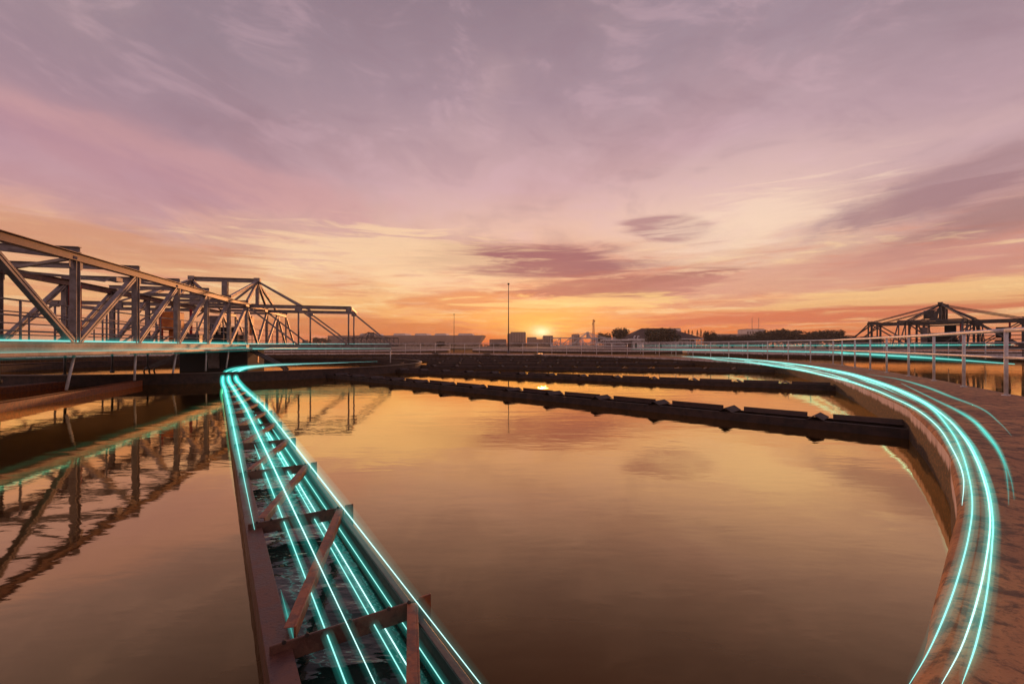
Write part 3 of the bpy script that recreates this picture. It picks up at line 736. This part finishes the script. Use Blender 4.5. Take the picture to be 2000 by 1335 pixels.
# along the railing and the bridge
off = [p + (p-Vector((C.x, C.y, 0))).normalized()*.10 for p in [Vector((8.62, 7.95, 0))]+line[1:]]
off = [p for p in off if p.y < 42 and p.x > 5]
strand('broad teal strand just under the middle bar of the guard rail', [(p.x, p.y, -.315) for p in off], .030, core_soft, 2.4, .22, G3, grow=False)
strand('thin teal strand at eye level between the bars of the guard rail', [(p.x, p.y, .018) for p in off], .014, core_soft, 3, .18, G3, grow=False)
ca, sa = math.cos(A0), math.sin(A0)
def BL(v, s_, z): return Vector((C.x+v*ca-s_*sa, C.y+v*sa+s_*ca, z))
def bridge_pts(z, v=1.74, s_=-1.98): return [BL(v, -22+i*1.25, z) for i in range(17)] + [BL(v+.06, s_, z), BL(2.6, s_, z), BL(4.5, s_, z), BL(6.5, s_, z), BL(8.8, s_, z)]
strand('teal strand along the top edge of the big bridge bottom chord', bridge_pts(.108, 1.62, -1.86), .030, core_soft, 2.4, .22, G3, grow=False)
strand('brighter teal strand along the underside of the big bridge bottom chord', bridge_pts(-.150), .034, core_soft, 2.4, .24, G3, grow=False)

# ------------------------------------------------------------------ other tanks' rims beyond
def far_rim(label, cx, cy, r, z, n=96, a0=0, a1=360):
    t = thing('tank_wall', label, 'wall', (cx, cy, 0), 0, 'far tank walls')
    b = MB(); vs = []; fs = []
    pr = [(r, -1.6), (r, z), (r+1.6, z), (r+1.6, -1.6)]
    for i in range(n+1):
        a = R(a0+(a1-a0)*i/n)
        for rad, zz in pr: vs.append((rad*math.cos(a), rad*math.sin(a), zz))
    for i in range(n):
        for k in range(3): fs.append((i*4+k, (i+1)*4+k, (i+1)*4+k+1, i*4+k+1))
    b.add(vs, fs, False); b.build('wall_ring', M['wall'], t)
    return t
far_rim('low pale tank wall beyond the basin, across the middle of the photo', 22, 112, 30, -.80)
far_rim('low pale tank wall beyond the basin, to the left of the tall mast', -46, 104, 30, -.80)
far_rim('low pale tank wall beyond the brown water at right', 52, 66, 24, -.75)

# ------------------------------------------------------------------ masts
def mast(label, base, H, r, head=True):
    t = thing('mast', label, 'mast', base, 0, 'tall slender masts')
    MB().tube([(0, 0, 0), (0, 0, H*.5), (0, 0, H)], [r, r*.75, r*.45], 10).build('mast_pole', M['steel_dark'], t)
    MB().tube([(0, 0, 0), (0, 0, .25)], r*2, 10).build('mast_base', M['steel_dark'], t)
    MB().tube([(0, 0, H-.05), (0, 0, H+.12)], r*1.5, 10).build('mast_head', M['black'], t)
mast('tall slender mast on the far tank rim left of the low sun', (-.40, 52.2, -.86), 7.9, .075)
mast('shorter thin mast in front of the long grey hall', (-15.0, 118, -1.3), 9.4, .10)
# red lattice tower
t = thing('lattice_tower', 'thin red lattice tower rising behind the small pale bridge', 'tower', Q(1159, 668, 260))
H = 15
for k in range(3):
    a = R(120*k); MB().tube([(.8*math.cos(a), .8*math.sin(a), -2), (.35*math.cos(a), .35*math.sin(a), H-2)], .14, 6).build('tower_leg', M['red'], t)
b = MB()
for i in range(12):
    z0, z1 = -2+H*i/12, -2+H*(i+1)/12; r0, r1 = .8-.45*i/12, .8-.45*(i+1)/12
    for k in range(3):
        a, a2 = R(120*k), R(120*k+120)
        b.tube([(r0*math.cos(a), r0*math.sin(a), z0), (r1*math.cos(a2), r1*math.sin(a2), z1)], .07, 5)
b.build('lattice_bracing', M['red'], t)
MB().box((.6, 0, H-3), (.7, .5, .8)).box((-.5, 0, H-4.5), (.5, .5, .8)).build('antenna', M['red'], t)

# ------------------------------------------------------------------ buildings
GZ = -.95
def quadbox(name, m, parent, x0, x1, y0, y1, z0, z1, bevel=0): return MB().box(((x0+x1)/2, (y0+y1)/2, (z0+z1)/2), (x1-x0, y1-y0, z1-z0)).build(name, m, parent, bevel)
def X(x, Y): return Y*(x-1000)/890
def Z(y, Y): return Y*(HZ-y)/890
# long hall with flared end
Y = 620
t = thing('exhibition_hall', 'long hazy hall with a flared prow-like end and white roof humps', 'building', (0, Y, GZ))
x0, x1 = X(640, Y), X(945, Y)
b = MB(); zt = Z(655, Y)-GZ
b.add([(x0,0,0),(x1-11,0,0),(x1-11,60,0),(x0,60,0),(x0,0,zt),(x1,0,zt+.4),(x1,60,zt+.4),(x0,60,zt)], [(3,2,1,0),(4,5,6,7),(0,1,5,4),(1,2,6,5),(2,3,7,6),(3,0,4,7)])
b.build('hall_body', M['far_dark'], t)
for i in range(6): MB().box(((x0+x1)/2-2, -.25, 2.0+i*1.9), (x1-x0-16+i*1.2, .5, .35)).build('facade_band', M['far'], t)
for a_, c_ in ((700, 735), (766, 792), (808, 834), (847, 872), (893, 924)):
    w0, w1 = X(a_, Y), X(c_, Y)
    MB().prism([(0, 0), (w1-w0, 0), (w1-w0-2, 2.9), (2, 2.9)], 3, 40, (w0, 0, zt+.02), (0, 1, 0), (1, 0, 0), (0, 0, 1)).build('roof_hump', M['white'], t)
for i in range(7): MB().tube([(x1-3-i*2.6, 4, zt+.3), (x1-3-i*2.6, 4, zt+2.6)], .14, 5).build('roof_post', M['far_dark'], t)
def block(label, xa, xb, ytop, Y, mname='far', floors=5, cols=6, depth=22):
    t = thing('office_block', label, 'building', (X((xa+xb)/2, Y), Y, GZ), 0, 'hazy blocks on the skyline')
    W = X(xb, Y)-X(xa, Y); H = Z(ytop, Y)-GZ
    MB().box((0, depth/2, H/2), (W, depth, H)).build('block_wall', M[mname], t)
    MB().box((0, depth/2, H+.35), (W*.96, depth*.9, .7)).build('roof', M['far_dark'], t)
    me_w = None
    for i in range(floors):
        for j in range(cols):
            if me_w is None:
                o = MB().box((0, 0, 0), (W/cols*.62, .12, H/floors*.45)).build('window', M['glass'], t); me_w = o.data
            else:
                o = bpy.data.objects.new('window', me_w); sc.collection.objects.link(o); o.parent = t
            o.location = (-W/2+W/cols*(j+.5), -.04, H/floors*(i+.55))
block('tall pale block just right of the tallest mast on the skyline', 997, 1027, 649, 560, 'far', 7, 6)
block('lower pale block with its corner behind the tall mast', 991, 1003, 652, 590, 'far', 6, 3)
block('long low block between the flared hall and the tall mast', 956, 989, 663, 600, 'far_dark', 3, 8)
block('short dim block directly below the glowing sun', 1030, 1048, 659, 620, 'far', 4, 4)
block('dim stepped block on the left below the sun glow', 1046, 1066, 663, 640, 'far', 3, 4)
block('dim block just right of the sun glow', 1062, 1080, 656, 600, 'far_dark', 4, 4)
block('small pale cube of a building behind the small bridge', 1121, 1132, 653, 520, 'far', 3, 3)
block('small white rooftop building above the dark hip roof', 1311, 1330, 642, 420, 'white', 2, 5)
block('long low white building beyond the tree row', 1400, 1480, 653, 520, 'far', 2, 14)
block('pale rooftop structure on the long white building', 1458, 1494, 643, 560, 'white', 2, 7)
for xx in (1469, 1482):
    tag(MB().tube([Q(xx, 648, 555), Q(xx, 620, 555)], .25, 5).build('antenna_mast', M['steel_dark']), 'thin antenna on the %s of the pale rooftop structure' % ('left end' if xx < 1475 else 'middle'), 'antenna')
# tiled house
Y = 165
t = thing('hip_roof_house', 'long low house with a dark hip roof and white walls among trees', 'house', (0, Y, GZ))
wz = Z(661, Y)-GZ
def X2(x): return X(x, Y)
quadbox('house_wall', M['white'], t, X2(1240), X2(1345), 0, 12, 0, wz)
def hip(name, x0, x1, rx0, rx1, z0, z1, y0, y1, m, parent):
    ym = (y0+y1)/2
    b = MB(); b.add([(x0,y0,z0),(x1,y0,z0),(x1,y1,z0),(x0,y1,z0),(rx0,ym,z1),(rx1,ym,z1),(x0,y0,z0-.25),(x1,y0,z0-.25),(x1,y1,z0-.25),(x0,y1,z0-.25)],
        [(0,1,5,4),(1,2,5),(2,3,4,5),(3,0,4),(6,7,1,0),(7,8,2,1),(8,9,3,2),(9,6,0,3),(9,8,7,6)])
    return b.build(name, m, parent)
hip('main_roof', X2(1222), X2(1372), X2(1262), X2(1318), wz+.05, Z(643, Y)-GZ+.6, -1.6, 13.5, M['roof'], t)
quadbox('fascia', M['white'], t, X2(1224), X2(1370), -1.75, -1.62, wz-.30, wz+.02)
for xx in (1326, 1334): quadbox('window', M['glass'], t, X2(xx), X2(xx+5), -.05, 0, 1.2, 2.4)
for xx in (1345, 1355, 1367): quadbox('porch_post', M['white'], t, X2(xx)-.12, X2(xx)+.12, -1.4, -1.16, 0, wz-.3)
quadbox('porch_shade', M['glass'], t, X2(1345.4), X2(1368), 4, 4.2, 0, wz-.4)  # dark panel painted in as the shade inside the porch
t = thing('flat_roof_shed', 'low white flat-roofed shed with two curved vents left of the hip roof', 'shed', (0, 150, GZ))
Y = 150; wz = Z(663.5, Y)-GZ
quadbox('shed_wall', M['white'], t, X(1236, Y), X(1258, Y), 0, 6, 0, wz-.3)
quadbox('shed_recess', M['far_dark'], t, X(1186, Y), X(1235.6, Y), 1.5, 6, 0, wz-.3)
quadbox('flat_roof', M['white'], t, X(1180, Y), X(1258, Y), -.8, 6.5, wz-.28, wz+.25)
for xx in (1240, 1247):
    x_ = X(xx, Y); MB().tube([(x_, 1, wz+.2), (x_, 1, wz+1.0), (x_+.12, 1, wz+1.25), (x_+.4, 1, wz+1.3), (x_+.55, 1, wz+1.05)], .15, 8).build('roof_vent', M['rail'], t)
Y = 165
quadbox('door', M['glass'], t, X(1240, 150), X(1244, 150), -.06, 0, 0, 2.0)

# ------------------------------------------------------------------ trees
def tree_mesh(seed, h, wd, kind='round'):
    rnd = random.Random(seed); b = MB(); cl = []
    n = 15 if kind == 'round' else 12
    for i in range(n):
        if kind == 'round':
            a = rnd.uniform(0, 6.28); rr_ = rnd.random()**.6*wd*.42; z = h*rnd.uniform(.32, .86); q = 1-abs(z/h-.55)*.9
            cl.append((Vector((rr_*math.cos(a)*q, rr_*math.sin(a)*q, z)), wd*rnd.uniform(.13, .24)))
        else:
            z = h*(.15+.82*i/n); cl.append((Vector((rnd.uniform(-.1, .1), rnd.uniform(-.1, .1), z)), wd*.5*(1.02-z/h)*rnd.uniform(.7, 1.2)+.15))
    vs = []; fs = []
    N_ = 3200 if kind == 'round' else 900
    for i in range(N_):
        c, r = rnd.choice(cl); d = Vector((rnd.gauss(0, 1), rnd.gauss(0, 1), rnd.gauss(0, .8))).normalized()*r*rnd.uniform(.55, 1.08)
        p = c+d; s_ = h*rnd.uniform(.018, .042) if kind == 'round' else h*rnd.uniform(.015, .03)
        u = Vector((rnd.gauss(0, 1), rnd.gauss(0, 1), rnd.gauss(0, 1))).normalized(); w_ = u.cross(Vector((rnd.gauss(0, 1), rnd.gauss(0, 1), rnd.gauss(0, 1)))).normalized()
        o = len(vs); vs += [p-u*s_, p+w_*s_*.7, p+u*s_, p-w_*s_*.7]; fs.append((o, o+1, o+2, o+3))
    b.add(vs, fs); tr = MB(); tr.tube([(0, 0, -.5), (.02*h, 0, h*.3), (0, .02*h, h*.62)], [h*.035, h*.024, h*.010], 7)
    for i in range(4):
        c = cl[i*2][0]; tr.tube([(0.01*h, 0, h*.3), c*.6+Vector((0, 0, h*.12)), c], [h*.016, h*.011, h*.005], 5)
    return b, tr
protos = {}
def tree(xa, xb, ytop, Y, label, kind='round', seed=0, group='trees along the far bank', z0=GZ):
    h = Z(ytop, Y)-z0; wd = X(xb, Y)-X(xa, Y)
    key = (kind, seed % 4)
    t = thing('round_tree' if kind == 'round' else 'conifer_tree', label, 'tree', (X((xa+xb)/2, Y), Y, z0), random.uniform(0, 6), group)
    if key not in protos:
        cb, tb = tree_mesh(seed % 4+(10 if kind != 'round' else 0), 10, 10, kind)
        c = cb.build('crown', M['foliage'], t); k_ = tb.build('trunk', M['bark'], t); protos[key] = (c.data, k_.data)
    else:
        for nm, me in zip(('crown', 'trunk'), protos[key]):
            o = bpy.data.objects.new(nm, me); sc.collection.objects.link(o); o.parent = t
    t.scale = (wd/9.0, wd/9.0, h/9.3)
    return t
tree(1195, 1232, 643, 175, 'round tree rising left of the dark hip roof', seed=0)
tree(1258, 1323, 643, 150, 'big dark round tree in front of the hip-roofed house', seed=1)
tree(1262, 1300, 641, 158, 'tree crown behind the big dark one before the house', seed=2)
tree(1160, 1192, 652, 230, 'low rounded tree at the foot of the red lattice tower', seed=3)
tree(1376, 1398, 646, 170, 'tallest bushy tree right of the house porch', seed=2)
cs = [(1338,646),(1345,644),(1352,646),(1362,645),(1369,643),(1375,649)]
cl_ = ['leftmost slim conifer above the house porch', 'second slim conifer from the left above the porch', 'third slim conifer from the left above the porch', 'fourth slim conifer from the left above the porch', 'tallest slim conifer right of the porch', 'short slim conifer beside the bushy tree']
for i, (x_, y_) in enumerate(cs): tree(x_-6, x_+6, y_, 240, cl_[i], 'cone', i)
rw = [(1388,1425,656),(1412,1450,658),(1436,1476,655),(1466,1506,656),(1488,1532,648),(1512,1556,646),(1548,1586,656),(1574,1612,650),(1592,1640,648),(1622,1660,657),(1648,1690,662),(1676,1720,660)]
rl = ['left end', 'second', 'third', 'fourth', 'fifth', 'sixth', 'seventh', 'eighth', 'ninth', 'tenth', 'eleventh', 'last']
for i, (a_, c_, y_) in enumerate(rw):
    tree(a_-9, c_+9, y_-1, 190-6*(i % 3), ('dark tree at the left end of the tree row behind the guard rail' if i == 0 else '%s dark tree from the left in the row behind the guard rail' % rl[i]), seed=i)
tree(852, 869, 667, 170, 'small dark bush below the long hazy hall', seed=1)
tree(276, 294, 654, 160, 'small tree seen between the big bridge braces', seed=3)
for i, (a_, c_, y_) in enumerate([(958,975,669),(1228,1262,662),(1000,1030,669),(610,640,660),(590,606,664)]):
    tree(a_, c_, y_, 300 if i != 1 else 175, ['faint low tree below the long low block', 'tree peeking over the flat-roofed shed', 'faint tree at the foot of the tall pale block', 'wispy dark bush at the left of the small dark bridge', 'tiny bush left of the wispy dark one'][i], seed=i+1)
# distant wooded line hugging the horizon
b = MB(); rnd = random.Random(5); vs = []; fs = []
for i in range(9000):
    x_ = rnd.uniform(-520, 620); y_ = rnd.uniform(460, 500); top = 3.2+1.6*math.sin(x_*.05)+1.2*math.sin(x_*.17+1)
    p = Vector((x_, y_, GZ+rnd.random()*top)); s_ = rnd.uniform(.4, 1.0)
    u = Vector((rnd.gauss(0,1), rnd.gauss(0,1), rnd.gauss(0,1))).normalized(); w_ = u.cross(Vector((0,.3,1))).normalized()
    o = len(vs); vs += [p-u*s_, p+w_*s_, p+u*s_, p-w_*s_]; fs.append((o,o+1,o+2,o+3))
b.add(vs, fs); tag(b.build('treeline', M['foliage']), 'far low band of scrub and trees along the horizon', 'woods', kind='stuff')

# ------------------------------------------------------------------ haze
HAZE = 0.00045
b = MB().box((0, 335, 16), (1500, 810, 37.2))
me = bpy.data.meshes.new('haze'); me.from_pydata(b.v, [], b.f); me.update()
hz = bpy.data.objects.new('haze', me); sc.collection.objects.link(hz); tag(hz, 'warm sunset haze over the plant and skyline', 'haze', kind='stuff')
hm = bpy.data.materials.new('haze'); hm.use_nodes = True; T = NT(hm.node_tree); T.n.clear()
pv = T.node('ShaderNodeVolumePrincipled'); pv.inputs['Density'].default_value = HAZE; pv.inputs['Color'].default_value = (1, .86, .74, 1); pv.inputs['Anisotropy'].default_value = .3
oo = T.node('ShaderNodeOutputMaterial'); T.l.new(pv.outputs[0], oo.inputs['Volume']); me.materials.append(hm)
